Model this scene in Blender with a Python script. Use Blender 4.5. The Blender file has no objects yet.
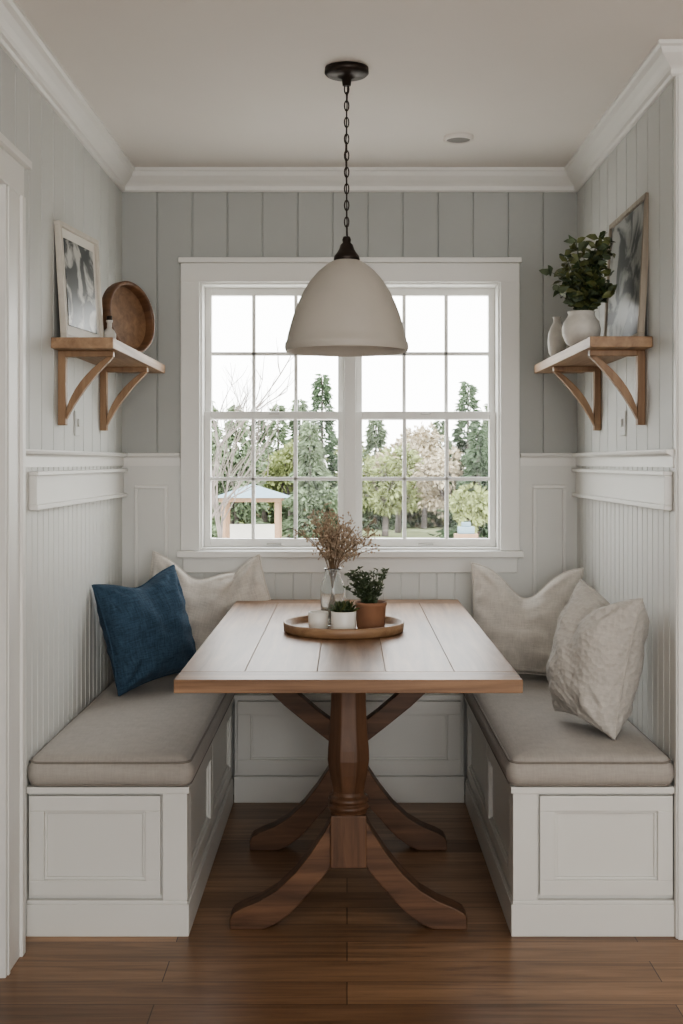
import bpy, math, random
from mathutils import Vector, Matrix, noise
random.seed(7)
scene = bpy.context.scene
H = 1.3; F = 1200.0

# ------------------------------------------------------------------ materials
def lin(c):
    c = c/255.0
    return c/12.92 if c <= 0.04045 else ((c+0.055)/1.055)**2.4
def col(r, g, b): return (lin(r), lin(g), lin(b), 1)

def new_mat(name):
    m = bpy.data.materials.new(name); m.use_nodes = True
    nt = m.node_tree; nt.nodes.clear()
    out = nt.nodes.new('ShaderNodeOutputMaterial')
    p = nt.nodes.new('ShaderNodeBsdfPrincipled')
    nt.links.new(p.outputs[0], out.inputs[0])
    return m, nt, p, out

def simple(name, c, rough=0.5, var=0.04, scale=8, bump=0.0, bscale=200, metal=0, sheen=0.0, emis=None, trans=0.0):
    m, nt, p, out = new_mat(name)
    tc = nt.nodes.new('ShaderNodeTexCoord')
    n = nt.nodes.new('ShaderNodeTexNoise'); n.inputs['Scale'].default_value = scale
    n.inputs['Detail'].default_value = 4
    nt.links.new(tc.outputs['Object'], n.inputs['Vector'])
    r = nt.nodes.new('ShaderNodeValToRGB')
    r.color_ramp.elements[0].position = 0.3; r.color_ramp.elements[1].position = 0.7
    r.color_ramp.elements[0].color = tuple(max(0, x*(1-var*2)) for x in c[:3])+(1,)
    r.color_ramp.elements[1].color = tuple(min(1, x*(1+var)) for x in c[:3])+(1,)
    nt.links.new(n.outputs['Fac'], r.inputs[0]); nt.links.new(r.outputs[0], p.inputs['Base Color'])
    p.inputs['Roughness'].default_value = rough; p.inputs['Metallic'].default_value = metal
    if bump:
        n2 = nt.nodes.new('ShaderNodeTexNoise'); n2.inputs['Scale'].default_value = bscale
        nt.links.new(tc.outputs['Object'], n2.inputs['Vector'])
        b = nt.nodes.new('ShaderNodeBump'); b.inputs['Strength'].default_value = bump
        b.inputs['Distance'].default_value = 0.002
        nt.links.new(n2.outputs['Fac'], b.inputs['Height']); nt.links.new(b.outputs[0], p.inputs['Normal'])
    return m

def wood(name, c1, c2, axis=0, rough=0.4, plank=None, fine=1.0, spec=0.5):
    m, nt, p, out = new_mat(name)
    tc = nt.nodes.new('ShaderNodeTexCoord')
    mp = nt.nodes.new('ShaderNodeMapping')
    sc = [28*fine, 28*fine, 28*fine]; sc[axis] = 1.6*fine
    mp.inputs['Scale'].default_value = sc
    nt.links.new(tc.outputs['Object'], mp.inputs['Vector'])
    n = nt.nodes.new('ShaderNodeTexNoise'); n.inputs['Scale'].default_value = 1.0
    n.inputs['Detail'].default_value = 6; n.inputs['Roughness'].default_value = 0.62
    n.inputs['Distortion'].default_value = 0.6
    nt.links.new(mp.outputs[0], n.inputs['Vector'])
    r = nt.nodes.new('ShaderNodeValToRGB')
    r.color_ramp.elements[0].position = 0.32; r.color_ramp.elements[1].position = 0.68
    r.color_ramp.elements[0].color = c1; r.color_ramp.elements[1].color = c2
    nt.links.new(n.outputs['Fac'], r.inputs[0])
    n3 = nt.nodes.new('ShaderNodeTexNoise'); n3.inputs['Scale'].default_value = 3.0
    nt.links.new(tc.outputs['Object'], n3.inputs['Vector'])
    mx = nt.nodes.new('ShaderNodeMix'); mx.data_type = 'RGBA'; mx.blend_type = 'MULTIPLY'
    r2 = nt.nodes.new('ShaderNodeValToRGB')
    r2.color_ramp.elements[0].color = (0.72, 0.70, 0.68, 1); r2.color_ramp.elements[1].color = (1, 1, 1, 1)
    r2.color_ramp.elements[0].position = 0.35; r2.color_ramp.elements[1].position = 0.62
    nt.links.new(n3.outputs['Fac'], r2.inputs[0])
    mx.inputs[0].default_value = 0.7
    nt.links.new(r.outputs[0], mx.inputs[6]); nt.links.new(r2.outputs[0], mx.inputs[7])
    nt.links.new(mx.outputs[2], p.inputs['Base Color'])
    p.inputs['Roughness'].default_value = rough
    p.inputs['Specular IOR Level'].default_value = spec
    b = nt.nodes.new('ShaderNodeBump'); b.inputs['Strength'].default_value = 0.2; b.inputs['Distance'].default_value = 0.002
    nt.links.new(n.outputs['Fac'], b.inputs['Height']); nt.links.new(b.outputs[0], p.inputs['Normal'])
    return m

def floor_mat():
    m, nt, p, out = new_mat('floor_oak')
    tc = nt.nodes.new('ShaderNodeTexCoord')
    br = nt.nodes.new('ShaderNodeTexBrick')
    br.inputs['Scale'].default_value = 1.0
    br.inputs['Brick Width'].default_value = 1.25; br.inputs['Row Height'].default_value = 0.125
    br.inputs['Mortar Size'].default_value = 0.0014; br.inputs['Mortar Smooth'].default_value = 0.3
    br.inputs['Bias'].default_value = 0.0
    br.offset = 0.37
    br.inputs['Color1'].default_value = col(128, 98, 74); br.inputs['Color2'].default_value = col(172, 138, 108)
    br.inputs['Mortar'].default_value = col(66, 46, 34)
    nt.links.new(tc.outputs['Object'], br.inputs['Vector'])
    mp = nt.nodes.new('ShaderNodeMapping'); mp.inputs['Scale'].default_value = (1.8, 26, 1)
    nt.links.new(tc.outputs['Object'], mp.inputs['Vector'])
    n = nt.nodes.new('ShaderNodeTexNoise'); n.inputs['Scale'].default_value = 1.2; n.inputs['Detail'].default_value = 7
    n.inputs['Distortion'].default_value = 0.8; n.inputs['Roughness'].default_value = 0.65
    nt.links.new(mp.outputs[0], n.inputs['Vector'])
    r = nt.nodes.new('ShaderNodeValToRGB')
    r.color_ramp.elements[0].position = 0.3; r.color_ramp.elements[1].position = 0.7
    r.color_ramp.elements[0].color = (0.52, 0.49, 0.47, 1); r.color_ramp.elements[1].color = (1.15, 1.13, 1.1, 1)
    nt.links.new(n.outputs['Fac'], r.inputs[0])
    mx = nt.nodes.new('ShaderNodeMix'); mx.data_type = 'RGBA'; mx.blend_type = 'MULTIPLY'; mx.inputs[0].default_value = 1.0
    nt.links.new(br.outputs['Color'], mx.inputs[6]); nt.links.new(r.outputs[0], mx.inputs[7])
    nt.links.new(mx.outputs[2], p.inputs['Base Color'])
    p.inputs['Roughness'].default_value = 0.33
    b = nt.nodes.new('ShaderNodeBump'); b.inputs['Strength'].default_value = 0.25; b.inputs['Distance'].default_value = 0.002
    b.invert = True
    nt.links.new(br.outputs['Fac'], b.inputs['Height'])
    b2 = nt.nodes.new('ShaderNodeBump'); b2.inputs['Strength'].default_value = 0.12; b2.inputs['Distance'].default_value = 0.002
    nt.links.new(n.outputs['Fac'], b2.inputs['Height']); nt.links.new(b.outputs[0], b2.inputs['Normal'])
    nt.links.new(b2.outputs[0], p.inputs['Normal'])
    return m

def fabric(name, c, scale=350, var=0.12, bump=0.5, sheen=0.15, quilt=False, nscale=70):
    m, nt, p, out = new_mat(name)
    tc = nt.nodes.new('ShaderNodeTexCoord')
    def sn(sc):
        mp = nt.nodes.new('ShaderNodeMapping'); mp.inputs['Scale'].default_value = sc
        nt.links.new(tc.outputs['Object'], mp.inputs['Vector'])
        n = nt.nodes.new('ShaderNodeTexNoise'); n.inputs['Scale'].default_value = 1.0; n.inputs['Detail'].default_value = 4
        n.inputs['Roughness'].default_value = 0.7
        nt.links.new(mp.outputs[0], n.inputs['Vector']); return n
    na = sn((scale, 30, 25)); nb_ = sn((25, 30, scale))
    ad = nt.nodes.new('ShaderNodeMath'); ad.operation = 'ADD'
    nt.links.new(na.outputs['Fac'], ad.inputs[0]); nt.links.new(nb_.outputs['Fac'], ad.inputs[1])
    hf = nt.nodes.new('ShaderNodeMath'); hf.operation = 'MULTIPLY'; hf.inputs[1].default_value = 0.5
    nt.links.new(ad.outputs[0], hf.inputs[0])
    r = nt.nodes.new('ShaderNodeValToRGB')
    r.color_ramp.elements[0].position = 0.38; r.color_ramp.elements[1].position = 0.62
    r.color_ramp.elements[0].color = tuple(x*(1-var) for x in c[:3])+(1,)
    r.color_ramp.elements[1].color = tuple(min(1, x*(1+var)) for x in c[:3])+(1,)
    nt.links.new(hf.outputs[0], r.inputs[0]); nt.links.new(r.outputs[0], p.inputs['Base Color'])
    p.inputs['Roughness'].default_value = 0.95; p.inputs['Sheen Weight'].default_value = sheen
    p.inputs['Specular IOR Level'].default_value = 0.15
    b = nt.nodes.new('ShaderNodeBump'); b.inputs['Strength'].default_value = bump; b.inputs['Distance'].default_value = 0.003
    if quilt:
        v = nt.nodes.new('ShaderNodeTexVoronoi'); v.inputs['Scale'].default_value = 60
        nt.links.new(tc.outputs['Object'], v.inputs['Vector'])
        nt.links.new(v.outputs['Distance'], b.inputs['Height']); b.inputs['Distance'].default_value = 0.006
    else:
        nt.links.new(hf.outputs[0], b.inputs['Height'])
    nt.links.new(b.outputs[0], p.inputs['Normal'])
    return m

def glass_thin(name):
    m = bpy.data.materials.new(name); m.use_nodes = True
    nt = m.node_tree; nt.nodes.clear()
    out = nt.nodes.new('ShaderNodeOutputMaterial')
    t = nt.nodes.new('ShaderNodeBsdfTransparent'); t.inputs[0].default_value = (0.97, 0.98, 0.98, 1)
    g = nt.nodes.new('ShaderNodeBsdfGlossy'); g.inputs['Roughness'].default_value = 0.02
    mx = nt.nodes.new('ShaderNodeMixShader'); mx.inputs[0].default_value = 0.006
    nt.links.new(t.outputs[0], mx.inputs[1]); nt.links.new(g.outputs[0], mx.inputs[2]); nt.links.new(mx.outputs[0], out.inputs[0])
    return m

def art_mat(name, dark, light, sc, seed):
    m, nt, p, out = new_mat(name)
    tc = nt.nodes.new('ShaderNodeTexCoord')
    mp = nt.nodes.new('ShaderNodeMapping'); mp.inputs['Location'].default_value = (seed, seed*2, seed)
    nt.links.new(tc.outputs['Object'], mp.inputs['Vector'])
    n = nt.nodes.new('ShaderNodeTexNoise'); n.inputs['Scale'].default_value = sc; n.inputs['Detail'].default_value = 8
    n.inputs['Distortion'].default_value = 1.2
    nt.links.new(mp.outputs[0], n.inputs['Vector'])
    r = nt.nodes.new('ShaderNodeValToRGB')
    r.color_ramp.elements[0].position = 0.46; r.color_ramp.elements[1].position = 0.56
    r.color_ramp.elements[0].color = dark; r.color_ramp.elements[1].color = light
    nt.links.new(n.outputs['Fac'], r.inputs[0]); nt.links.new(r.outputs[0], p.inputs['Base Color'])
    p.inputs['Roughness'].default_value = 0.35
    return m

M_trim = simple('trim_white_paint', col(228, 227, 223), 0.42, 0.01, 3)
M_wains = simple('wainscot_paint', col(218, 218, 214), 0.5, 0.012, 3)
M_wall = simple('side_wall_paint', col(202, 203, 200), 0.6, 0.012, 3)
M_wallb = simple('sage_wall_paint', col(174, 176, 173), 0.6, 0.015, 3)
M_ceil = simple('ceiling_paint', col(230, 225, 219), 0.8, 0.01, 2)
M_floor = floor_mat()
M_cab = simple('cabinet_paint', col(222, 221, 216), 0.42, 0.012, 3)
M_cush = fabric('cushion_linen', col(172, 166, 159), 200, 0.07, 0.4)
M_pipe = fabric('cushion_piping', col(136, 130, 122), 200, 0.06, 0.3)
M_blue = fabric('denim_blue_linen', col(66, 86, 104), 240, 0.34, 0.7, sheen=0.05)
M_beige = fabric('cream_linen', col(206, 200, 192), 220, 0.10, 0.8)
M_beige2 = fabric('oatmeal_quilted', col(192, 187, 180), 220, 0.08, 0.8, quilt=True)
TOPS = [wood('table_top_oak_%d' % i, col(116+d, 87+d, 64+d), col(166+d, 133+d, 106+d), 1, 0.40, spec=.4) for i, d in enumerate((0, 10, -8))]
M_tend = wood('table_breadboard_oak', col(112, 83, 60), col(160, 127, 98), 0, 0.42, spec=.4)
M_tleg = wood('table_leg_walnut', col(76, 53, 38), col(124, 91, 68), 2, 0.45)
M_tfoot = wood('table_foot_walnut', col(76, 53, 38), col(126, 93, 70), 0, 0.45)
M_shelf = wood('shelf_oak', col(136, 106, 80), col(178, 148, 118), 1, 0.5)
M_brack = wood('bracket_oak', col(132, 102, 76), col(170, 140, 110), 2, 0.5)
M_tray = wood('tray_wood', col(134, 103, 78), col(172, 141, 110), 0, 0.45)
M_bronze = simple('dark_bronze', col(58, 50, 45), 0.4, 0.1, 20, metal=0.6)
M_shade = simple('pendant_enamel', col(184, 178, 169), 0.5, 0.03, 6)
M_shadein = simple('pendant_inner', col(200, 194, 185), 0.6, 0.02, 6)
M_cer = simple('white_ceramic', col(232, 229, 222), 0.35, 0.02, 10)
M_cer2 = simple('stoneware', col(205, 201, 194), 0.55, 0.06, 30, bump=0.2)
M_terra = simple('terracotta', col(146, 108, 84), 0.75, 0.1, 20, bump=0.2)
M_soil = simple('soil', col(52, 40, 32), 0.95, 0.2, 60)
M_leafd = simple('leaf_dark', col(66, 82, 52), 0.5, 0.25, 25)
M_leafl = simple('leaf_light', col(108, 114, 72), 0.5, 0.2, 25)
M_leafs = simple('leaf_sage', col(94, 106, 82), 0.55, 0.2, 25)
M_dry = simple('dried_blossom', col(188, 168, 146), 0.9, 0.15, 40)
M_stem = simple('dried_stem', col(136, 112, 88), 0.9, 0.1, 40)
M_frame = simple('picture_frame_white', col(206, 200, 190), 0.5, 0.06, 20)
M_framew = wood('picture_frame_wood', col(146, 136, 122), col(184, 174, 160), 2, 0.5)
M_mat = simple('picture_mat', col(228, 225, 218), 0.6, 0.02, 5)
M_art1 = art_mat('art_print_dark', col(74, 78, 80), col(196, 196, 192), 9, 2.3)
M_art2 = art_mat('art_print_grey', col(62, 68, 70), col(166, 168, 166), 6, 5.1)
M_walnut = wood('walnut_board', col(92, 64, 46), col(134, 100, 74), 2, 0.45)
M_walnut2 = wood('walnut_board_inner', col(118, 90, 68), col(158, 126, 98), 2, 0.5)
M_glass = glass_thin('window_glass')
M_black = simple('window_lock_metal', col(190, 188, 184), 0.4, 0.02, 10, metal=0.3)

mg, nt, p, out = new_mat('bottle_glass')
p.inputs['Base Color'].default_value = (0.93, 0.95, 0.94, 1); p.inputs['Roughness'].default_value = 0.05
p.inputs['Transmission Weight'].default_value = 0.9; p.inputs['IOR'].default_value = 1.3
M_bottle = mg
M_lens = simple('recessed_lens', col(132, 130, 126), 0.6, 0.02, 10)

# ------------------------------------------------------------------ mesh builder
class B:
    def __init__(s, name):
        s.name = name; s.v = []; s.f = []; s.m = []; s.sm = []; s.mats = []
    def mi(s, mat):
        if mat not in s.mats: s.mats.append(mat)
        return s.mats.index(mat)
    def add(s, vs, fs, mat, smooth=False, xf=None):
        o = len(s.v); i = s.mi(mat)
        for v in vs:
            v = Vector(v)
            if xf is not None: v = xf @ v
            s.v.append(v)
        for f in fs:
            s.f.append(tuple(o+k for k in f)); s.m.append(i); s.sm.append(smooth)
    def box(s, x0, x1, y0, y1, z0, z1, mat, xf=None):
        if x0 > x1: x0, x1 = x1, x0
        if y0 > y1: y0, y1 = y1, y0
        if z0 > z1: z0, z1 = z1, z0
        vs = [(x0,y0,z0),(x1,y0,z0),(x1,y1,z0),(x0,y1,z0),(x0,y0,z1),(x1,y0,z1),(x1,y1,z1),(x0,y1,z1)]
        fs = [(0,3,2,1),(4,5,6,7),(0,1,5,4),(1,2,6,5),(2,3,7,6),(3,0,4,7)]
        s.add(vs, fs, mat, False, xf)
    def prism(s, pts, d0, d1, axis, mat, xf=None, smooth=False):
        def mk(p, d):
            if axis == 'y': return (p[0], d, p[1])
            if axis == 'x': return (d, p[0], p[1])
            return (p[0], p[1], d)
        n = len(pts)
        vs = [mk(p, d0) for p in pts]+[mk(p, d1) for p in pts]
        fs = [(i, (i+1) % n, n+(i+1) % n, n+i) for i in range(n)]
        fs.append(tuple(range(n-1, -1, -1))); fs.append(tuple(range(n, 2*n)))
        s.add(vs, fs, mat, smooth, xf)
    def strip(s, top, bot, d0, d1, axis, mat, xf=None):
        def mk(p, d):
            if axis == 'y': return (p[0], d, p[1])
            return (d, p[0], p[1])
        n = len(top)
        vs = [mk(p, d0) for p in top]+[mk(p, d0) for p in bot]+[mk(p, d1) for p in top]+[mk(p, d1) for p in bot]
        fs = []
        for i in range(n-1):
            fs += [(i, i+1, n+i+1, n+i), (2*n+i, 3*n+i, 3*n+i+1, 2*n+i+1), (i, 2*n+i, 2*n+i+1, i+1), (n+i, n+i+1, 3*n+i+1, 3*n+i)]
        fs += [(0, n, 3*n, 2*n), (n-1, 3*n-1, 4*n-1, 2*n-1)]
        s.add(vs, fs, mat, False, xf)
    def lathe(s, prof, c, mat, seg=40, smooth=True, xf=None, rot=0.0):
        vs = []; fs = []
        for r, z in prof:
            for k in range(seg):
                a = rot+2*math.pi*k/seg
                vs.append((c[0]+r*math.cos(a), c[1]+r*math.sin(a), c[2]+z))
        for i in range(len(prof)-1):
            for k in range(seg):
                k2 = (k+1) % seg
                fs.append((i*seg+k, i*seg+k2, (i+1)*seg+k2, (i+1)*seg+k))
        s.add(vs, fs, mat, smooth, xf)
    def tube(s, pts, rad, mat, seg=6, closed=False):
        pts = [Vector(p) for p in pts]; n = len(pts); vs = []; fs = []
        if not hasattr(rad, '__len__'): rad = [rad]*n
        for i, p in enumerate(pts):
            if closed: d = pts[(i+1) % n]-pts[i-1]
            else: d = pts[min(i+1, n-1)]-pts[max(i-1, 0)]
            if d.length < 1e-9: d = Vector((0, 0, 1))
            d.normalize()
            up = Vector((0, 0, 1)) if abs(d.z) < 0.9 else Vector((0, 1, 0))
            a = d.cross(up).normalized(); b = d.cross(a).normalized()
            for k in range(seg):
                t = 2*math.pi*k/seg
                vs.append(p+a*math.cos(t)*rad[i]+b*math.sin(t)*rad[i])
        m = n if closed else n-1
        for i in range(m):
            j = (i+1) % n
            for k in range(seg):
                k2 = (k+1) % seg
                fs.append((i*seg+k, i*seg+k2, j*seg+k2, j*seg+k))
        if not closed:
            fs.append(tuple(range(seg))); fs.append(tuple((n-1)*seg+k for k in range(seg)))
        s.add(vs, fs, mat, True)
    def sweep(s, path, prof, mat):
        n = len(path); k = len(prof); vs = []
        for i in range(n):
            P = Vector(path[i])
            def nrm(a, b):
                d = (Vector(b)-Vector(a)).normalized(); return Vector((d.y, -d.x))
            if i == 0: N = nrm(path[0], path[1])
            elif i == n-1: N = nrm(path[-2], path[-1])
            else:
                n1 = nrm(path[i-1], path[i]); n2 = nrm(path[i], path[i+1])
                N = (n1+n2); N = N/(N.length_squared/2)
            for d, z in prof: vs.append((P.x+N.x*d, P.y+N.y*d, z))
        fs = []
        for i in range(n-1):
            for j in range(k):
                j2 = (j+1) % k
                fs.append((i*k+j, i*k+j2, (i+1)*k+j2, (i+1)*k+j))
        fs.append(tuple(range(k))); fs.append(tuple((n-1)*k+j for j in range(k)))
        s.add(vs, fs, mat, False)
    def leaf(s, p, d, L, W, mat, bend=0.15):
        p = Vector(p); d = Vector(d).normalized()
        side = d.cross(Vector((random.uniform(-1, 1), random.uniform(-1, 1), random.uniform(-0.3, 1))))
        if side.length < 1e-4: side = d.cross(Vector((1, 0, 0)))
        side.normalize(); nn = side.cross(d).normalized()
        vs = [p, p+d*L*.35+side*W*.5+nn*L*bend*.6, p+d*L*.4, p+d*L*.35-side*W*.5+nn*L*bend*.6,
              p+d*L*.75+side*W*.32+nn*L*bend*.2, p+d*L*.75-nn*L*bend*.3, p+d*L*.75-side*W*.32+nn*L*bend*.2, p+d*L-nn*L*bend]
        fs = [(0, 1, 2), (0, 2, 3), (1, 4, 5, 2), (2, 5, 6, 3), (4, 7, 5), (5, 7, 6)]
        s.add(vs, fs, mat, True)
    def build(s, bevel=0.0, seg=2, recalc=True, matrix=None, parent=None):
        me = bpy.data.meshes.new(s.name)
        me.from_pydata([tuple(v) for v in s.v], [], s.f)
        for m in s.mats: me.materials.append(m)
        me.polygons.foreach_set('material_index', s.m)
        me.polygons.foreach_set('use_smooth', s.sm)
        me.update()
        if recalc:
            import bmesh
            bm = bmesh.new(); bm.from_mesh(me); bmesh.ops.recalc_face_normals(bm, faces=bm.faces); bm.to_mesh(me); bm.free()
        o = bpy.data.objects.new(s.name, me); scene.collection.objects.link(o)
        if bevel:
            md = o.modifiers.new('bevel', 'BEVEL'); md.width = bevel; md.segments = seg
            md.limit_method = 'ANGLE'; md.angle_limit = math.radians(40)
        if matrix is not None: o.matrix_world = matrix
        if parent: o.parent = parent
        return o

# ------------------------------------------------------------------ room dims
XL, XR, YB = -0.879, 0.900, 4.69
YF = 3.29
ZC = 2.438
ZR = 1.335
WX0, WX1, WZ0, WZ1 = -0.575, 0.599, 0.955, 2.003
XRR = 2.6; YREAR = -1.6
YD = 3.03

b = B('floor'); b.box(-2.3, XRR+.1, YREAR-.1, YB+.2, -0.06, 0, M_floor); b.build()
b = B('ceiling'); b.box(-2.3, XRR+.1, YREAR-.1, YB+.2, ZC, ZC+.06, M_ceil); b.build()

def grooved(b, a0, a1, z0, z1, face, kind, sp, mat, phase=0.0, gd=0.006, gw=0.007):
    prof = [(a0, 0.0)]
    k = math.ceil((a0-phase)/sp)
    while True:
        g = phase+k*sp
        if g > a1-gw: break
        if g > a0+gw:
            prof += [(g-gw/2, 0.0), (g-gw/4, -gd), (g+gw/4, -gd), (g+gw/2, 0.0)]
        k += 1
    prof.append((a1, 0.0))
    vs = []
    for z in (z0, z1):
        for a, d in prof:
            if kind == 'back': vs.append((a, face-d, z))
            elif kind == 'left': vs.append((face+d, a, z))
            else: vs.append((face-d, a, z))
    n = len(prof)
    b.add(vs, [(i, i+1, n+i+1, n+i) for i in range(n-1)], mat)

b = B('wall_back')
T = 0.008
b.box(XL-.15, WX0, YB+T, YB+.16, 0, ZC, M_wallb); b.box(WX1, XR+.15, YB+T, YB+.16, 0, ZC, M_wallb)
b.box(WX0, WX1, YB+T, YB+.16, 0, WZ0, M_wallb); b.box(WX0, WX1, YB+T, YB+.16, WZ1, ZC, M_wallb)
SP = 0.137; PH = -.33
grooved(b, XL, WX0-.02, ZR-.02, ZC, YB, 'back', SP, M_wallb, PH)
grooved(b, WX1+.02, XR, ZR-.02, ZC, YB, 'back', SP, M_wallb, PH)
grooved(b, WX0-.02, WX1+.02, WZ1+.02, ZC, YB, 'back', SP, M_wallb, PH)
b.box(XL, WX0-.02, YB, YB+T+.001, 0.0, ZR-.02, M_wains); b.box(WX1+.02, XR, YB, YB+T+.001, 0, ZR-.02, M_wains)
grooved(b, WX0-.02, WX1+.02, 0.0, WZ0, YB, 'back', 0.07, M_wains, 0.0, 0.004, 0.006)
b.build(recalc=False)

b = B('wall_left')
b.box(XL-.14, XL-T, YD, YB+.16, 0, ZC, M_wall)
b.box(XL-.14, XL, 1.95, YD, 2.0, ZC, M_wall)
b.box(XL-.14, XL, YREAR, 1.95, 0, ZC, M_wall)
b.box(XL-T-.001, XL, YD, 3.17, 0, 2.0, M_wall)
grooved(b, YD, YB, ZR-.02, ZC, XL, 'left', 0.137, M_wall, 0.03)
grooved(b, YD, YB, 0, ZR-.02, XL, 'left', 0.062, M_wains, 0.0, 0.005, 0.008)
b.build(recalc=False)
b = B('wall_right')
b.box(XR+T, XR+.14, YF, YB+.16, 0, ZC, M_wall)
grooved(b, YF+.01, YB, ZR-.02, ZC, XR, 'right', 0.137, M_wall, 0.03)
grooved(b, YF+.01, YB, 0, ZR-.02, XR, 'right', 0.062, M_wains, 0.0, 0.005, 0.008)
b.box(XR, XR+.02, YF, YF+.012, 0, ZC, M_wall)
b.build(recalc=False)
b = B('wall_front_return'); b.box(XR+.141, XRR, YF, YF+.14, 0, ZC, M_wall); b.build()
b = B('wall_side_room'); b.box(XRR, XRR+.12, YREAR, YF+.14, 0, ZC, M_wall); b.build()
b = B('wall_rear')
b.box(XL-.14, -.5, YREAR-.12, YREAR, 0, ZC, M_wall); b.box(2.0, XRR, YREAR-.12, YREAR, 0, ZC, M_wall)
b.box(-.5, 2.0, YREAR-.12, YREAR, 2.15, ZC, M_wall); b.box(-.5, 2.0, YREAR-.12, YREAR, 0, .65, M_wall); b.build()
b = B('wall_hallway')
b.box(-2.3, -2.2, 1.0, 4.2, 0, ZC, M_wall); b.box(-2.2, XL-.14, 1.0, 1.1, 0, ZC, M_wall); b.box(-2.2, XL-.14, 4.1, 4.2, 0, ZC, M_wall)
b.build()

cp = [(0, ZC), (.060, ZC), (.060, ZC-.010), (.053, ZC-.015), (.047, ZC-.030), (.034, ZC-.045), (.022, ZC-.056), (.016, ZC-.064), (.016, ZC-.078), (.010, ZC-.084), (0, ZC-.084)]
b = B('trim_crown'); b.sweep([(XL, YREAR), (XL, YB), (XR, YB), (XR, YF), (XRR, YF)], cp, M_trim); b.build()
rp = [(0, ZR), (.022, ZR), (.025, ZR-.005), (.022, ZR-.012), (.012, ZR-.016), (.010, ZR-.02), (0, ZR-.02)]
rb = [(0, ZR-.019), (.007, ZR-.019), (.007, ZR-.05), (0, ZR-.05)]
b = B('trim_chair_rail')
for pr in (rp, rb):
    b.sweep([(XL, 3.19), (XL, YB), (-.652, YB)], pr, M_trim)
    b.sweep([(.676, YB), (XR, YB), (XR, YF+.0)], pr, M_trim)
b.build()
for nm, sgn, x in (('trim_ledge_left', 1, XL), ('trim_ledge_right', -1, XR)):
    b = B(nm)
    y0, y1 = 3.32, YB-.02
    b.box(x, x+sgn*.010, y0, y1, 1.172, 1.264, M_trim)
    b.box(x, x+sgn*.026, y0-.004, y1+.0, 1.262, 1.274, M_trim)
    b.box(x, x+sgn*.024, y0-.002, y1, 1.166, 1.180, M_trim)
    b.box(x, x+sgn*.022, y0-.002, y0+.014, 1.180, 1.262, M_trim)
    b.build(0.002)
b = B('trim_wainscot_panels')
def frame_back(b, x0, x1, z0, z1, w=.014, d=.010):
    y = YB
    b.box(x0, x1, y-d, y, z1-w, z1, M_trim); b.box(x0, x1, y-d, y, z0, z0+w, M_trim)
    b.box(x0, x0+w, y-d, y, z0+w, z1-w, M_trim); b.box(x1-w, x1, y-d, y, z0+w, z1-w, M_trim)
frame_back(b, -.83, -.70, .72, 1.21); frame_back(b, .725, .855, .72, 1.21)
b.build(0.003)

b = B('trim_door_casing')
b.box(XL, XL+.020, YD-.01, 3.16, 0, 2.0, M_trim)
b.box(XL, XL+.028, 3.15, 3.18, 0, 2.0, M_trim)
b.box(XL+.02, XL+.024, YD+.005, YD+.02, 0, 2.0, M_trim)
b.box(XL, XL+.020, 1.83, 1.95, 0, 2.0, M_trim)
b.box(XL, XL+.024, 1.83, 3.18, 2.0, 2.08, M_trim)
b.box(XL, XL+.040, 1.80, 3.20, 2.08, 2.10, M_trim)
b.box(XL-.15, XL, YD-.02, YD, 0, 2.0, M_trim); b.box(XL-.15, XL, 1.95, 1.97, 0, 2.0, M_trim); b.box(XL-.15, XL, 1.97, YD-.02, 1.985, 2.0, M_trim)
b.build(0.003)
b = B('trim_corner_board')
b.box(XR-.004, XR+.11, YF-.022, YF, 0, ZC-.084, M_trim); b.box(XR+.0, XR+.02, YF-.030, YF-.022, 0, ZC-.084, M_trim)
b.build(0.003)

# ------------------------------------------------------------------ window
win = bpy.data.objects.new('window_1', None); scene.collection.objects.link(win)
b = B('casing')
yo = YB-.022
b.box(-.648, WX0+.002, yo, YB, .955, WZ1, M_trim); b.box(WX1-.002, .672, yo, YB, .955, WZ1, M_trim)
b.box(-.648, .672, yo, YB, WZ1-.002, 2.075, M_trim); b.box(-.655, .679, yo-.012, YB, 2.075, 2.095, M_trim)
b.box(-.66, .684, yo-.03, YB, .930, .955, M_trim)
b.box(-.64, .664, YB-.016, YB, .868, .930, M_trim)
jd = YB+.15
b.box(WX0, WX0+.010, YB, jd, WZ0, WZ1, M_trim); b.box(WX1-.010, WX1, YB, jd, WZ0, WZ1, M_trim)
b.box(WX0+.010, WX1-.010, YB, jd, WZ1-.010, WZ1, M_trim); b.box(WX0+.010, WX1-.010, YB, jd, WZ0-.009, WZ0+.010, M_trim)
b.build(0.003, parent=win)
b = B('sashes'); gl = B('glass')
cx = (WX0+WX1)/2
b.box(cx-.022, cx+.022, YB+.03, YB+.14, WZ0+.010, WZ1-.010, M_trim)
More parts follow.
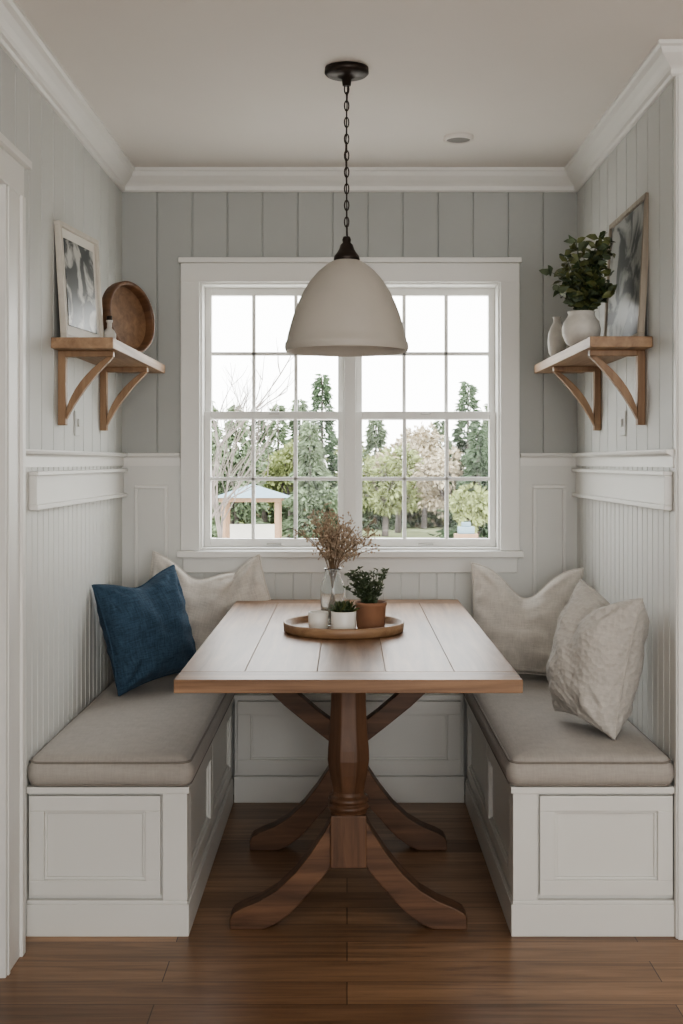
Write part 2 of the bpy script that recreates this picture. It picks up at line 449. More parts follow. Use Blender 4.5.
for (a0, a1) in ((WX0+.010, cx-.022), (cx+.022, WX1-.010)):
    zt = WZ1-.010; zb = WZ0+.010; zm = 1.300+(462-415)/256.0
    for (z0, z1, y) in ((zm-.016, zt, YB+.085), (zb, zm+.016, YB+.052)):
        fw = .026
        b.box(a0, a0+fw, y, y+.032, z0, z1, M_trim); b.box(a1-fw, a1, y, y+.032, z0, z1, M_trim)
        b.box(a0+fw, a1-fw, y, y+.032, z1-.030, z1, M_trim); b.box(a0+fw, a1-fw, y, y+.032, z0, z0+.032, M_trim)
        gx0, gx1 = a0+fw, a1-fw; gz0, gz1 = z0+.032, z1-.03
        for k in (1, 2):
            x = gx0+(gx1-gx0)*k/3
            b.box(x-.007, x+.007, y+.004, y+.028, gz0, gz1, M_trim)
        zz = (gz0+gz1)/2
        b.box(gx0, gx1, y+.004, y+.028, zz-.007, zz+.007, M_trim)
        gl.box(gx0, gx1, y+.014, y+.018, gz0, gz1, M_glass)
    b.box((a0+a1)/2-.02, (a0+a1)/2+.02, YB+.04, YB+.052, zm+.004, zm+.014, M_black)
    b.box((a0+a1)/2-.03, (a0+a1)/2+.03, YB+.045, YB+.052, zb+.008, zb+.014, M_black)
b.build(0.002, parent=win); gl.build(parent=win)

# ------------------------------------------------------------------ benches
ZB = .41
def fbox(b, kind, face, u0, u1, v0, v1, d0, d1, mat):
    if kind == 'y-': b.box(u0, u1, face-d1, face-d0, v0, v1, mat)
    elif kind == 'x+': b.box(face+d0, face+d1, u0, u1, v0, v1, mat)
    elif kind == 'x-': b.box(face-d1, face-d0, u0, u1, v0, v1, mat)
def panel(b, kind, face, u0, u1, v0, v1, mat, st=.042, d=.018):
    fbox(b, kind, face, u0, u1, v1-st, v1, 0, d, mat); fbox(b, kind, face, u0, u1, v0, v0+st, 0, d, mat)
    fbox(b, kind, face, u0, u0+st, v0+st, v1-st, 0, d, mat); fbox(b, kind, face, u1-st, u1, v0+st, v1-st, 0, d, mat)
    fbox(b, kind, face, u0+st, u1-st, v0+st, v1-st, 0, .004, mat)
    i = .008
    fbox(b, kind, face, u0+st, u1-st, v1-st-i, v1-st, .004, .011, mat)
    fbox(b, kind, face, u0+st, u1-st, v0+st, v0+st+i, .004, .011, mat)
    fbox(b, kind, face, u0+st, u0+st+i, v0+st+i, v1-st-i, .004, .011, mat)
    fbox(b, kind, face, u1-st-i, u1-st, v0+st+i, v1-st-i, .004, .011, mat)
BXL = -.438; BXR = .455; YC = 4.58
def bench(sg, xw, xi, kind):
    b = B('banquette_bench')
    xa = xw+sg*.001
    b.box(xa, xi-sg*.018, YF+.018, YB-.013, 0, ZB-.018, M_cab)
    b.box(xa, xi+sg*.006, YF-.006, YB-.013, ZB-.018, ZB, M_cab)
    b.box(xa, xi+sg*.005, YF-.005, YF+.018, 0, .088, M_cab)
    b.box(xa, xi+sg*.001, YF-.001, YF+.018, .088, .098, M_cab)
    b.box(xi-sg*.018, xi+sg*.005, YF+.018, YC-.005, 0, .088, M_cab)
    b.box(xi-sg*.018, xi+sg*.001, YF+.018, YC-.005, .088, .098, M_cab)
    b.box(xi-sg*.068, xi, YF, YF+.018, .098, ZB-.018, M_cab)
    b.box(xi-sg*.018, xi-sg*.0, YF+.018, YF+.055, .098, ZB-.018, M_cab)
    u0, u1 = sorted((xw+sg*.006, xi-sg*.074))
    panel(b, 'y-', YF+.018, u0, u1, .110, ZB-.026, M_cab)
    panel(b, kind, xi-sg*.018, YF+.061, 3.905, .110, ZB-.026, M_cab)
    panel(b, kind, xi-sg*.018, 3.915, YC-.02, .110, ZB-.026, M_cab)
    return b.build(0.002)
bench(1, XL, BXL, 'x+'); bench(-1, XR, BXR, 'x-')
b = B('base_cabinet')
b.box(BXL+.007, BXR-.007, YC+.018, YB-.001, 0, ZB-.018, M_cab)
b.box(BXL+.007, BXR-.007, YC-.004, YB-.001, ZB-.018, ZB, M_cab)
b.box(BXL+.007, BXR-.007, YC-.004, YC+.018, 0, .1, M_cab)
panel(b, 'y-', YC+.018, BXL+.02, 0.004, .112, ZB-.024, M_cab, .05)
panel(b, 'y-', YC+.018, 0.012, BXR-.02, .112, ZB-.024, M_cab, .05)
b.build(0.0025)

def rounded_cushion(name, x0, x1, y0, y1, z0, z1, pr=.035):
    b = B(name)
    W, D = (x1-x0)/2, (y1-y0)/2; cx, cy = (x0+x1)/2, (y0+y1)/2
    def outline(inset, rr):
        pts = []
        for (sx, sy, a0) in ((1, 1, 0), (-1, 1, 90), (-1, -1, 180), (1, -1, 270)):
            for k in range(9):
                a = math.radians(a0+90*k/8)
                pts.append((cx+sx*(W-inset-rr)+rr*math.cos(a), cy+sy*(D-inset-rr)+rr*math.sin(a)))
        return pts
    n = 36
    rows = [(.05, z0), (.014, z0+.002)]
    for k in range(9):
        t = k/8.0
        rows.append((.008-.012*math.sin(math.pi*t)**.7, z0+.006+(z1-z0-.026)*t))
    rows += [(.014, z1-.010), (.024, z1-.004), (.040, z1), (.08, z1+.004), (.15, z1+.006)]
    vs = []; fs = []
    for ins, z in rows:
        rr = max(.006, pr-ins)
        for p_ in outline(ins, rr): vs.append((p_[0], p_[1], z))
    for i in range(len(rows)-1):
        for k in range(n):
            k2 = (k+1) % n
            fs.append((i*n+k, i*n+k2, (i+1)*n+k2, (i+1)*n+k))
    fs.append(tuple(range(n-1, -1, -1))); fs.append(tuple((len(rows)-1)*n+k for k in range(n)))
    b.add(vs, fs, M_cush, True)
    b.tube([(p_[0], p_[1], z1-.019) for p_ in outline(.006, pr)], .0035, M_pipe, 6, True)
    b.tube([(p_[0], p_[1], z0+.006) for p_ in outline(.006, pr)], .0035, M_pipe, 6, True)
    return b.build()
ZS = .496
rounded_cushion('bench_cushion', XL+.001, BXL+.014, YF-.014, YB-.03, ZB, ZS)
rounded_cushion('bench_cushion', BXR-.014, XR-.001, YF-.014, YB-.03, ZB, ZS)

# ------------------------------------------------------------------ table
TT = .78
tx0, tx1, ty0, ty1 = -.414, .420, 2.864, 4.54
table = bpy.data.objects.new('dining_table', None); scene.collection.objects.link(table)
b = B('top')
bw = .115
ins0, ins1 = ty0+bw, ty1-bw
edges = [tx0, tx0+.16, tx0+.34, tx0+.51, tx0+.68, tx1]
for i in range(5):
    b.box(edges[i]+.0003, edges[i+1]-.0003, ins0+.0003, ins1-.0003, TT-.032, TT, TOPS[(0, 1, 2, 1, 0)[i]])
b.box(tx0, tx1, ty0, ins0, TT-.032, TT, M_tend); b.box(tx0, tx1, ins1, ty1, TT-.032, TT, M_tend)
b.build(0.0014, 1, parent=table)
for yc, arms in ((3.37, False), (4.05, True)):
    b = B('trestle_leg')
    cx0 = .004
    b.box(cx0-.36, cx0+.36, yc-.045, yc+.045, TT-.072, TT-.032, M_tfoot)
    b.box(cx0-.05, cx0+.05, yc-.05, yc+.05, .175, .320, M_tleg)
    sq = [(.050, .319), (.050, .326), (.054, .330), (.057, .336), (.054, .343), (.048, .346), (.053, .351), (.055, .357), (.052, .364), (.043, .369), (.043, .380),
          (.046, .395), (.053, .43), (.058, .47), (.057, .50), (.052, .56), (.049, .62), (.048, .70), (.048, TT-.06)]
    b.lathe([(r*1.04, z) for r, z in sq[:11]], (cx0, yc, 0), M_tleg, 32, True)
    b.lathe([(r*1.08, z) for r, z in sq[10:]], (cx0, yc, 0), M_tleg, 8, False, rot=math.pi/8)
    top = [(-.045, .31), (-.07, .265), (-.105, .212), (-.15, .155), (-.20, .108), (-.25, .078), (-.295, .060), (-.322, .045), (-.330, .030)]
    bot = [(-.045, .180), (-.075, .140), (-.105, .107), (-.135, .072), (-.165, .042), (-.20, .016), (-.235, 0), (-.285, 0), (-.330, 0)]
    for sg in (-1, 1):
        t2 = [(cx0-sg*x, z) for x, z in top]; b2 = [(cx0-sg*x, z) for x, z in bot]
        b.strip(t2, b2, yc-.036, yc+.036, 'y', M_tfoot)
        if arms:
            at = [(-.04, .425), (-.10, .470), (-.17, .53), (-.24, .595), (-.30, .665), (-.335, TT-.07)]
            ab = [(-.04, .350), (-.13, .42), (-.21, .485), (-.29, .56), (-.355, .64), (-.40, TT-.07)]
            b.strip([(cx0-sg*x, z-.005) for x, z in at], [(cx0-sg*x, z-.005) for x, z in ab], yc-.03, yc+.03, 'y', M_tfoot)
    b.build(0.003, parent=table)

# ------------------------------------------------------------------ pendant
px, py = -.001, 3.47
b = B('pendant_light')
b.lathe([(0, ZC), (.063, ZC), (.064, ZC-.014), (.058, ZC-.020), (.03, ZC-.024), (.014, ZC-.032), (.012, ZC-.05), (0, ZC-.05)], (px, py, 0), M_bronze, 40)
z = ZC-.045; k = 0
while z > 1.965:
    L = .030
    pts = []
    for i in range(12):
        a = 2*math.pi*i/12
        u = .0065*math.cos(a); w = (L/2)*math.sin(a)
        pts.append((px+(u if k % 2 == 0 else 0), py+(0 if k % 2 == 0 else u), z-L/2+w))
    b.tube(pts, .0022, M_bronze, 5, True)
    z -= L*.80; k += 1
b.tube([(px+.003, py+.003, ZC-.04), (px-.003, py, 2.2), (px+.002, py-.002, 1.95)], .0018, M_bronze, 5)
b.lathe([(0, 1.953), (.010, 1.951), (.013, 1.942), (.011, 1.934), (.018, 1.928), (.022, 1.915), (.028, 1.905), (.036, 1.895), (.038, 1.885), (.034, 1.880), (0, 1.879)], (px, py, 0), M_bronze, 32)
sh = [(.033, 1.884), (.054, 1.873), (.082, 1.850), (.106, 1.822), (.126, 1.790), (.142, 1.756), (.154, 1.724), (.163, 1.694), (.170, 1.668), (.174, 1.648), (.178, 1.642), (.179, 1.630), (.176, 1.620)]
b.lathe(sh, (px, py, 0), M_shade, 64)
b.lathe([(.176, 1.620), (.173, 1.622)]+[(r-.005, z-.004) for r, z in reversed(sh[:-3])]+[(0, 1.878)], (px, py, 0), M_shadein, 64)
b.lathe([(0, 1.878), (.02, 1.878), (.02, 1.83), (.018, 1.825)], (px, py, 0), M_bronze, 24)
b.lathe([(.014, 1.825), (.028, 1.80), (.033, 1.775), (.028, 1.75), (.014, 1.738), (0, 1.735)], (px, py, 0), M_cer, 24)
b.build(recalc=False)

b = B('recessed_downlight')
rx, ry = .39, 4.20
b.lathe([(.052, ZC), (.052, ZC-.012), (.043, ZC-.014), (.040, ZC-.003)], (rx, ry, 0), M_ceil, 36)
b.lathe([(.043, ZC-.010), (.0, ZC-.0105)], (rx, ry, 0), M_lens, 36)
b.build()

# ------------------------------------------------------------------ shelves
def shelf(sgn, xw, y0, y1, br):
    b = B('wall_shelf')
    x1 = xw+sgn*.185
    b.box(xw+sgn*.0005, x1, y0, y1, 1.638, 1.670, M_shelf)
    for yb in br:
        w = .015
        xa = xw+sgn*.0005
        b.box(xa, xw+sgn*.024, yb-w, yb+w, 1.412, 1.638, M_brack)
        b.box(xw+sgn*.024, xw+sgn*.168, yb-w, yb+w, 1.620, 1.638, M_brack)
        up = []; lo = []
        for k in range(9):
            t = k/8.0
            X = .024*(1-t)**2+2*t*(1-t)*.050+t*t*.148
            Z = 1.458*(1-t)**2+2*t*(1-t)*1.55+t*t*1.620
            up.append((xw+sgn*X, Z))
            X2 = .024*(1-t)**2+2*t*(1-t)*.072+t*t*.166
            Z2 = 1.428*(1-t)**2+2*t*(1-t)*1.525+t*t*1.618
            lo.append((xw+sgn*X2, Z2))
        b.strip(up, lo, yb-w+.003, yb+w-.003, 'y', M_brack)
    return b.build(0.002)
shelf(1, XL, 3.56, 4.58, (3.66, 4.28))
shelf(-1, XR, 3.53, 4.58, (3.63, 4.26))
b = B('light_switch_plate'); b.box(XL, XL+.006, 3.86, 3.93, 1.385, 1.465, M_wall); b.box(XL+.006, XL+.012, 3.888, 3.902, 1.415, 1.44, M_wall); b.build(.001)
b = B('light_switch_plate'); b.box(XR-.006, XR, 3.86, 3.93, 1.385, 1.465, M_wall); b.box(XR-.012, XR-.006, 3.888, 3.902, 1.415, 1.44, M_wall); b.build(.001)

def picture(w, h, fw, frame, art, mat_w, P, d, lean, aw=None):
    b = B('framed_picture')
    t = .02
    b.box(0, w, 0, t, h-fw, h, frame); b.box(0, w, 0, t, 0, fw, frame); b.box(0, fw, 0, t, fw, h-fw, frame); b.box(w-fw, w, 0, t, fw, h-fw, frame)
    b.box(fw, w-fw, t*.5, t*.9, fw, h-fw, M_mat)
    mw = mat_w
    b.box(fw+mw, w-fw-mw, t*.35, t*.5, fw+mw, h-fw-mw, art)
    d = Vector((d[0], d[1], 0)).normalized(); y = Vector((0, 0, 1)).cross(d)
    R = Matrix((( d.x, y.x, 0, P[0]), (d.y, y.y, 0, P[1]), (0, 0, 1, P[2]), (0, 0, 0, 1)))
    return b.build(.002, matrix=R @ Matrix.Rotation(math.radians(-lean), 4, 'X'))
ZSH = 1.6705
picture(.34, .355, .014, M_frame, M_art1, .030, (-.838, 3.59, ZSH), (.045, .33), 3.5)
picture(.50, .435, .016, M_framew, M_art2, .0, (.868, 4.08, ZSH), (-.0, -1), 3)

# round wooden tray standing on its edge
b = B('round_wooden_tray')
rr_ = .128
b.lathe([(0, 0), (rr_-.012, 0), (rr_-.003, .004), (rr_, .012), (rr_, .040), (rr_-.003, .045), (rr_-.010, .045), (rr_-.014, .040), (rr_-.016, .014)], (0, 0, 0), M_walnut, 64)
b.lathe([(rr_-.016, .014), (rr_-.05, .010), (0, .010)], (0, 0, 0), M_walnut2, 64)
b.build(matrix=Matrix.Translation((-.785, 4.20, ZSH+rr_+.001)) @ Matrix.Rotation(math.radians(62), 4, 'Z') @ Matrix.Rotation(math.radians(-6), 4, 'X') @ Matrix.Rotation(math.radians(90), 4, 'X'))

b = B('glass_bottle')
bc = (-.782, 3.95, ZSH)
b.lathe([(0, 0), (.020, 0), (.022, .01), (.022, .05), (.016, .062), (.008, .07), (.008, .088), (.011, .09), (.011, .096), (0, .096)], bc, M_cer2, 28)
b.lathe([(.0095, .096), (.0095, .11), (0, .111)], bc, M_bronze, 16)
b.build()

b = B('potted_plant')
pc = (.750, 3.84, ZSH)
b.lathe([(0, 0), (.036, 0), (.050, .012), (.060, .035), (.062, .055), (.056, .078), (.044, .094), (.041, .104), (.045, .110), (.040, .110), (.036, .10), (0, .096)], pc, M_cer2, 40)
R = random.Random(3)
for i in range(38):
    a = R.uniform(0, 2*math.pi); sp = R.uniform(.02, .145); hh = R.uniform(.05, .24)
    ex = math.cos(a)*sp+.018; ey = math.sin(a)*sp*.9
    if pc[0]+ex > .838: ex = .838-pc[0]
    p0 = Vector((pc[0]+ex*.1, pc[1]+ey*.1, ZSH+.095))
    p2 = Vector((pc[0]+ex, pc[1]+ey, ZSH+.10+hh))
    p1 = (p0+p2)/2+Vector((-ex*.3, -ey*.3, .03))
    pts = [p0*(1-t)**2+p1*2*t*(1-t)+p2*t*t for t in [k/7 for k in range(8)]]
    b.tube(pts, [.0022-.0002*k for k in range(8)], M_leafd, 5)
    for k in range(2, 8):
        for q in range(3):
            aa = R.uniform(0, 6.28); dd = Vector((math.cos(aa), math.sin(aa), R.uniform(-.25, .9)))
            L = R.uniform(.028, .050)
            tip = pts[k]+dd.normalized()*L
            if tip.x > .845: dd.x = -abs(dd.x)
            b.leaf(pts[k], dd, L, L*.6, R.choice([M_leafd, M_leafl, M_leafl, M_leafs]), R.uniform(0, .3))
b.build(recalc=False)
b = B('ceramic_vase')
b.lathe([(0, 0), (.022, 0), (.028, .01), (.033, .045), (.030, .08), (.020, .105), (.013, .115), (.012, .13), (.016, .137), (.011, .137), (.009, .12), (0, .118)], (.735, 4.20, ZSH), M_cer2, 32)
b.build()

# ------------------------------------------------------------------ table decor
b = B('serving_tray')
tc_ = (-.010, 3.69, TT+.0005)
b.lathe([(0, 0), (.178, 0), (.184, .004), (.186, .028), (.182, .031), (.178, .028), (.175, .010), (0, .009)], tc_, M_tray, 72)
b.build()
ZT = TT+.0100
b = B('glass_vase_of_dried_flowers')
vc = (-.045, 3.75, ZT)
b.lathe([(0, 0), (.032, 0), (.037, .006), (.038, .11), (.034, .135), (.025, .15), (.024, .172), (.028, .178), (.025, .179), (.0215, .172), (.0225, .15), (.031, .134), (.035, .11), (.034, .010), (0, .008)], vc, M_bottle, 40)
R = random.Random(11)
def blob(b, p, r, mat):
    vs = [(p[0]+r*dx, p[1]+r*dy, p[2]+r*dz) for dx, dy, dz in ((1,0,0),(-1,0,0),(0,1,0),(0,-1,0),(0,0,1.3),(0,0,-1.3))]
    b.add(vs, [(0,2,4),(2,1,4),(1,3,4),(3,0,4),(2,0,5),(1,2,5),(3,1,5),(0,3,5)], mat, True)
for i in range(42):
    a = R.uniform(0, 2*math.pi); sp = R.uniform(.015, .15); hh = R.uniform(.10, .235)*(1-.3*sp/.13)
    ex, ey = math.cos(a)*sp+.012, math.sin(a)*sp
    p0 = Vector((vc[0]-ex*.15, vc[1]-ey*.15, ZT+.02)); pm = Vector((vc[0]+ex*.1, vc[1]+ey*.1, ZT+.175))
    p2 = Vector((vc[0]+ex, vc[1]+ey, ZT+.175+hh))
    pts = [p0, (p0+pm)/2, pm]+[pm.lerp(p2, t)+Vector((ex, ey, 0))*(-.2*math.sin(math.pi*t)) for t in (.25, .5, .75, 1)]
    b.tube(pts, .0011, M_stem, 4)
    for k in range(36):
        t = R.uniform(.35, 1.0)
        base = pm.lerp(p2, t)+Vector((ex, ey, 0))*(-.2*math.sin(math.pi*t))
        off = Vector((R.gauss(0, 1), R.gauss(0, 1), R.gauss(0, .8)))*.012
        blob(b, base+off, R.uniform(.0016, .0042), M_dry)
        if k % 6 == 0: b.tube([base, base+off*1.2], .0006, M_stem, 3)
        if k % 9 == 0: b.leaf(base, off, .02, .006, M_dry)
b.build(recalc=False)

b = B('potted_succulent')
c_ = (-.010, 3.595, ZT)
b.lathe([(0, 0), (.034, 0), (.036, .004), (.038, .062), (.036, .064), (.034, .060), (.034, .054), (0, .054)], c_, M_cer, 36)
b.lathe([(.034, .055), (0, .056)], c_, M_soil, 20)
R = random.Random(5)
for ring, (cnt, el, L) in enumerate(((12, .45, .040), (11, .8, .042), (9, 1.2, .042), (5, 1.5, .040))):
    for k in range(cnt):
        a = 2*math.pi*k/cnt+ring*.4
        for ox, oy in ((0, 0), (.014, .004), (-.014, -.004)):
            b.leaf((c_[0]+ox, c_[1]+oy, ZT+.056), (math.cos(a)*math.cos(el), math.sin(a)*math.cos(el), math.sin(el)), L, .009, R.choice([M_leafs, M_leafd, M_leafl]), .1)
b.build(recalc=False)
b = B('ceramic_cup')
b.lathe([(0, 0), (.028, 0), (.030, .004), (.031, .050), (.029, .052), (.027, .048), (.027, .038), (0, .038)], (-.088, 3.675, ZT), M_cer, 36)
b.build()
b = B('potted_herb')
c_ = (.073, 3.66, ZT)
b.lathe([(0, 0), (.039, 0), (.042, .004), (.046, .072), (.048, .074), (.048, .084), (.044, .084), (.042, .074), (0, .074)], c_, M_terra, 36)
b.lathe([(.042, .075), (0, .076)], c_, M_soil, 20)
R = random.Random(9)
for i in range(60):
    a = R.uniform(0, 6.28); sp = R.uniform(.0, .066); hh = R.uniform(.03, .105)
    p0 = Vector((c_[0]+R.uniform(-.02, .02), c_[1]+R.uniform(-.02, .02), ZT+.074))
    p2 = Vector((c_[0]-.018+math.cos(a)*sp, c_[1]+math.sin(a)*sp, ZT+.078+hh))
    pts = [p0.lerp(p2, t) for t in (0, .3, .6, .85, 1)]
    b.tube(pts, .0012, M_leafd, 4)
    for k in range(1, 5):
        for q in range(5):
            aa = R.uniform(0, 6.28)
            b.leaf(pts[k], (math.cos(aa), math.sin(aa), R.uniform(0, 1.0)), R.uniform(.010, .018), .006, R.choice([M_leafd, M_leafs, M_leafs]), .15)
b.build(recalc=False)

# ------------------------------------------------------------------ pillows
def pillow(c, w, h, t, yaw, lean, roll, mat, dent=0.0, seed=0, ymax=YB-.012):
    b = B('throw_pillow'); N = 56
    def sidepts(sg):
        vs = []
        for j in range(N+1):
            v = -1+2*j/N
            v = math.sin(v*math.pi/2)*.5+v*.5
            for i in range(N+1):
                u = -1+2*i/N
                u = math.sin(u*math.pi/2)*.5+u*.5
                e = max(0.0, (1-u*u)*(1-v*v))
                th = t/2*(e**.44)
                x = u*w/2*(1-.09*(1-v*v)*(abs(u)**2)); z = v*h/2*(1-.09*(1-u*u)*(abs(v)**2))
                pv = Vector((x*9+seed, sg*3.1, z*9))
                wr = noise.noise(pv)*.014+noise.noise(pv*2.3)*.009
                cr = 0
                for cu, cv in ((-1, -1), (1, -1), (-1, 1), (1, 1)):
                    du, dv = u-cu, v-cv; rr = math.hypot(du, dv); an = math.atan2(dv, du)
                    cr += math.sin(an*9+seed+cu+2*cv)*.008*math.exp(-((rr-.45)/.28)**2)
                ed = 1-max(abs(u), abs(v)); s_ = u if abs(v) > abs(u) else v
                cr += math.sin(s_*24+seed)*.003*math.exp(-((ed-.10)/.08)**2)
                y = sg*(th+(wr+cr)*(min(1, e*5)))
                if dent:
                    dz = dent*math.exp(-((u)/.45)**2)*max(0, (v+.3)/1.3)**1.3
                    z -= dz; y *= 1-min(.55, dent*6)*math.exp(-((u)/.22)**2)*max(0, v+.2)/1.2
                vs.append((x, y, z))
        return vs
    A = sidepts(-1); C = sidepts(1)
    fs = []
    for j in range(N):
        for i in range(N):
            k = j*(N+1)+i
            fs.append((k, k+1, k+N+2, k+N+1))
    b.add(A, fs, mat, True); b.add(C, [tuple(reversed(f)) for f in fs], mat, True)
    edge = [(i, 0) for i in range(N)]+[(N, j) for j in range(N)]+[(i, N) for i in range(N, 0, -1)]+[(0, j) for j in range(N, 0, -1)]
    b.tube([A[j*(N+1)+i] for i, j in edge], .0042, mat, 6, True)
    Mx = Matrix.Translation(c) @ Matrix.Rotation(math.radians(yaw), 4, 'Z') @ Matrix.Rotation(math.radians(-lean), 4, 'X') @ Matrix.Rotation(math.radians(roll), 4, 'Y')
    W = [Mx @ Vector(v) for v in A+C]
    dz = ZS+.009-min(v.z for v in W)
    dx = 0
    mnx, mxx, mxy = min(v.x for v in W), max(v.x for v in W), max(v.y for v in W)
    if mnx < XL+.008: dx = XL+.008-mnx
    if mxx > XR-.008: dx = XR-.008-mxx
    dy = min(0, ymax-mxy)
    Mx = Matrix.Translation((dx, dy, dz)) @ Mx
    return b.build(matrix=Mx, recalc=False)
YP = YB-.058
pillow((-.73, 4.22, .7), .35, .385, .22, 44, 12, -8, M_blue, .03, 1)
pillow((-.60, 4.55, .7), .36, .385, .18, 10, 8, 14, M_beige, .05, 2, YP)
pillow((-.435, 4.60, .7), .34, .35, .13, -8, 5, -20, M_beige, .05, 3, YP)
pillow((.655, 4.42, .7), .41, .41, .20, -10, 10, 2, M_beige, .105, 5)
pillow((.745, 3.58, .7), .31, .41, .24, -66, 10, 5, M_beige2, .04, 6)

# ------------------------------------------------------------------ outside
ZG = -2.6
M_gr = simple('patio_ground', col(200, 197, 188), 0.9, 0.06, .3)
M_lawn = simple('lawn', col(150, 156, 118), 0.95, 0.12, .5)
M_con = simple('conifer_foliage', col(80, 96, 72), 0.9, 0.3, .8)
M_con2 = simple('conifer_foliage_pale', col(112, 126, 98), 0.9, 0.25, .8)  # foliage kept pale: outdoor haze is put into the base colour
M_dec = simple('deciduous_foliage', col(142, 150, 100), 0.9, 0.25, .8)
M_aut = simple('autumn_foliage', col(176, 164, 142), 0.9, 0.2, .8)
M_bark = simple('bark', col(112, 104, 98), 0.9, 0.2, 3)
M_roof = simple('gazebo_roof', col(112, 130, 138), 0.8, 0.05, 2)
M_post = simple('gazebo_wood', col(142, 116, 94), 0.8, 0.05, 2)
b = B('ground'); b.box(-90, 90, 6, 62, ZG-.2, ZG, M_gr); b.box(-200, 200, 62, 260, ZG-.2, ZG, M_lawn); b.build()

TL = B('tree_line')
def conifer(px_, top_py, Y, wid, mat, seed, n=2600):
    R = random.Random(seed); b = TL
    x = (px_-347)*Y/F; zt = H+(462-top_py)*Y/F; hgt = zt-ZG
    b.tube([(x, Y, ZG), (x, Y, zt-.3)], [.16, .03], M_bark, 6)
    for i in range(n):
        t = R.random()**.75
        z = zt-hgt*.96*t
        layer = .72+.28*math.sin(z*5+seed)
        r = wid*(t+.03)*layer*R.uniform(.25, 1)**.5
        a = R.uniform(0, 6.28)
        p = Vector((x+math.cos(a)*r, Y+math.sin(a)*r, z-r*.18))
        b.leaf(p, (math.cos(a), math.sin(a), R.uniform(-.6, .15)), R.uniform(.3, .55), R.uniform(.10, .2), mat, .2)
def bushy(px_, top_py, Y, wid, mat, seed, n=3000):
    R = random.Random(seed); b = TL
    x = (px_-347)*Y/F; zt = H+(462-top_py)*Y/F; hgt = zt-ZG
    b.tube([(x, Y, ZG), (x+.1, Y, ZG+hgt*.5), (x, Y, zt-.8)], [.18, .12, .03], M_bark, 6)
    cl = [(Vector((x+R.uniform(-.7, .7)*wid, Y+R.uniform(-.6, .6)*wid, ZG+hgt*R.uniform(.3, .86))), R.uniform(.3, .5)*wid) for _ in range(14)]
    for c0, r0 in cl: b.tube([(x, Y, ZG+hgt*.3), tuple((Vector((x, Y, ZG+hgt*.45))+c0)/2), tuple(c0)], [.07, .05, .02], M_bark, 5)
    for i in range(n):
        c0, r0 = R.choice(cl)
        d = Vector((R.gauss(0, 1), R.gauss(0, 1), R.gauss(0, .8))).normalized()
        b.leaf(c0+d*r0*R.uniform(.4, 1), d+Vector((0, 0, -.2)), R.uniform(.18, .36), R.uniform(.12, .22), mat, .2)
def bare(px_, Y, seed, hgt, lean=0.0, dep0=3, r0=.08):
    R = random.Random(seed); b = B('bare_tree')
    x = (px_-347)*Y/F
    def br(p, d, L, r, dep):
        pts = [p]; dd = d.copy()
        for k in range(4):
            dd = (dd+Vector((R.uniform(-.18, .18), R.uniform(-.18, .18), R.uniform(-.05, .12)))).normalized()
            pts.append(pts[-1]+dd*L/4)
        b.tube(pts, [r*(1-.15*k) for k in range(5)], M_bark, 5)
        if dep == 0: return
        for k in range(4):
            q = pts[R.choice([1, 2, 3, 4])]
            nd = (dd+Vector((R.uniform(-1, 1), R.uniform(-.8, .8), R.uniform(-.2, .7)))*.85).normalized()
            br(q, nd, L*R.uniform(.5, .75), r*.55, dep-1)
    br(Vector((x, Y, ZG)), Vector((lean, 0, 1)).normalized(), hgt*.45, r0, dep0)
    b.build(recalc=False)
spec = [(322, 374, 62, 1.5, M_con), (300, 399, 66, 1.6, M_con2), (278, 404, 72, 1.9, M_con2), (236, 405, 60, 1.9, M_con2), (208, 400, 64, 1.8, M_con2),
        (468, 382, 62, 1.6, M_con), (492, 404, 66, 1.7, M_con2), (440, 420, 74, 2.0, M_con2), (258, 412, 80, 2.2, M_con), (310, 420, 60, 1.6, M_con2), (376, 414, 70, 1.8, M_con2), (478, 425, 60, 1.6, M_con),
        (150, 396, 66, 2.0, M_con), (100, 410, 70, 2.2, M_con2), (540, 398, 66, 2.0, M_con2), (590, 410, 68, 2.0, M_con), (40, 400, 68, 2.2, M_con), (640, 400, 66, 2.2, M_con2)]
for i, (a, t_, Y, w, m_) in enumerate(spec): conifer(a, t_, Y, w, m_, 20+i, 1900)
spec = [(398, 428, 66, 1.9, M_aut), (424, 424, 70, 2.0, M_aut), (385, 440, 63, 1.8, M_dec), (230, 425, 60, 1.7, M_con2), (350, 430, 70, 2.0, M_dec), (290, 430, 62, 1.6, M_dec), (448, 440, 62, 1.7, M_aut), (490, 440, 64, 1.8, M_con2), (264, 436, 66, 1.7, M_con2),
        (180, 430, 64, 2, M_aut), (520, 430, 64, 2, M_dec)]
for i, (a, t_, Y, w, m_) in enumerate(spec): bushy(a, t_, Y, w, m_, 50+i, 1900)
bushy(470, 484, 59, 1.1, M_dec, 90, 1500)
bushy(318, 488, 60, 1.3, M_con2, 91, 1500)
R = random.Random(4)
for i in range(7000):
    x = R.uniform(-24, 24); z = ZG+R.uniform(0, 2.2)
    TL.leaf((x, 72+R.uniform(-1, 1), z), (R.uniform(-1, 1), -1, R.uniform(-.5, .8)), .5, .3, R.choice([M_con2, M_aut, M_dec]), .2)
TL.box(-24, 24, 72.5, 73.5, ZG, ZG+2.0, M_con2)
TL.build(recalc=False)
bare(224, 40, 1, 11, .03, 4, .09); bare(196, 36, 5, 10, .08)
b = B('gazebo'); GY = 55
gx = (252-347)*GY/F
for sx in (-1.2, 1.2):
    for sy in (-1.0, 1.0): b.box(gx+sx-.1, gx+sx+.1, GY+sy-.1, GY+sy+.1, ZG, -.35, M_post)
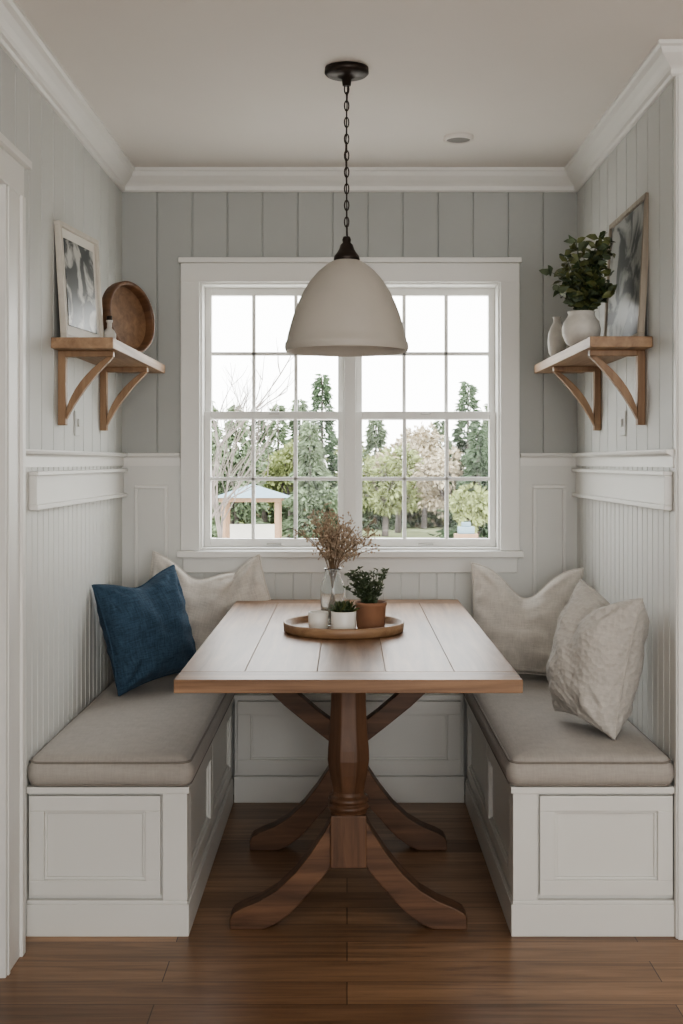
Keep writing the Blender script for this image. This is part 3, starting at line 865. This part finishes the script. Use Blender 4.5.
b.box(gx-1.4, gx+1.4, GY-1.2, GY-1.0, -.5, -.3, M_post); b.box(gx-1.4, gx+1.4, GY+1, GY+1.2, -.5, -.3, M_post)
b.add([(gx-1.7, GY-1.6, -.3), (gx+1.7, GY-1.6, -.3), (gx+1.7, GY+1.6, -.3), (gx-1.7, GY+1.6, -.3), (gx, GY, .3)], [(0, 1, 4), (1, 2, 4), (2, 3, 4), (3, 0, 4), (0, 3, 2, 1)], M_roof)
b.box(gx-1.1, gx+1.1, GY+.9, GY+1.1, ZG, ZG+1.0, M_gr)
b.build()
b = B('outdoor_grill')
gx = (466-347)*52/F
b.box(gx-.5, gx+.5, 51.7, 52.3, ZG, ZG+.8, M_post); b.box(gx-.35, gx+.35, 51.75, 52.25, ZG+.8, ZG+1.1, M_roof); b.box(gx-.2, gx+.2, 51.9, 52.1, ZG+1.1, ZG+1.3, M_roof)
b.build(.03)

# ------------------------------------------------------------------ world + lights
w = bpy.data.worlds.new('overcast'); scene.world = w; w.use_nodes = True
nt = w.node_tree; nt.nodes.clear()
out = nt.nodes.new('ShaderNodeOutputWorld'); bg = nt.nodes.new('ShaderNodeBackground')
tc = nt.nodes.new('ShaderNodeTexCoord'); sx = nt.nodes.new('ShaderNodeSeparateXYZ'); rp_ = nt.nodes.new('ShaderNodeValToRGB')
nt.links.new(tc.outputs['Generated'], sx.inputs[0]); nt.links.new(sx.outputs['Z'], rp_.inputs[0])
rp_.color_ramp.elements[0].color = (1.0, .985, .96, 1); rp_.color_ramp.elements[1].color = (.92, .95, 1, 1)
nt.links.new(rp_.outputs[0], bg.inputs[0]); bg.inputs[1].default_value = 6.0
nt.links.new(bg.outputs[0], out.inputs[0])

def area(name, loc, rot, sx_, sy_, e, c=(1, 1, 1), portal=False):
    l = bpy.data.lights.new(name, 'AREA'); l.shape = 'RECTANGLE'; l.size = sx_; l.size_y = sy_; l.energy = e; l.color = c
    if portal: l.cycles.is_portal = True
    o = bpy.data.objects.new(name, l); o.location = loc; o.rotation_euler = rot; scene.collection.objects.link(o); return o
area('window_portal', ((WX0+WX1)/2, YB+.17, (WZ0+WZ1)/2), (math.radians(-90), 0, 0), 1.17, 1.05, 1, portal=True)
area('rear_portal', (.75, YREAR-.06, 1.4), (math.radians(90), 0, 0), 2.5, 1.5, 1, portal=True)
area('room_fill_light', (.7, .9, 2.41), (0, 0, 0), 1.6, 1.6, 11, (1, .96, .91))  # unseen overhead fill, added to brighten the nook; no real fixture

# ------------------------------------------------------------------ camera
cam = bpy.data.cameras.new('camera'); co = bpy.data.objects.new('camera', cam); scene.collection.objects.link(co)
co.location = (0, 0, H); co.rotation_euler = (math.radians(90), 0, 0)
cam.sensor_fit = 'HORIZONTAL'; cam.sensor_width = 36; cam.lens = F*36/683
cam.shift_x = -5.5/683; cam.shift_y = -50/683
cam.clip_end = 500; cam.clip_start = .05
scene.camera = co
scene.view_settings.view_transform = 'AgX'
scene.view_settings.look = 'AgX - Medium High Contrast'
scene.view_settings.exposure = 0.35
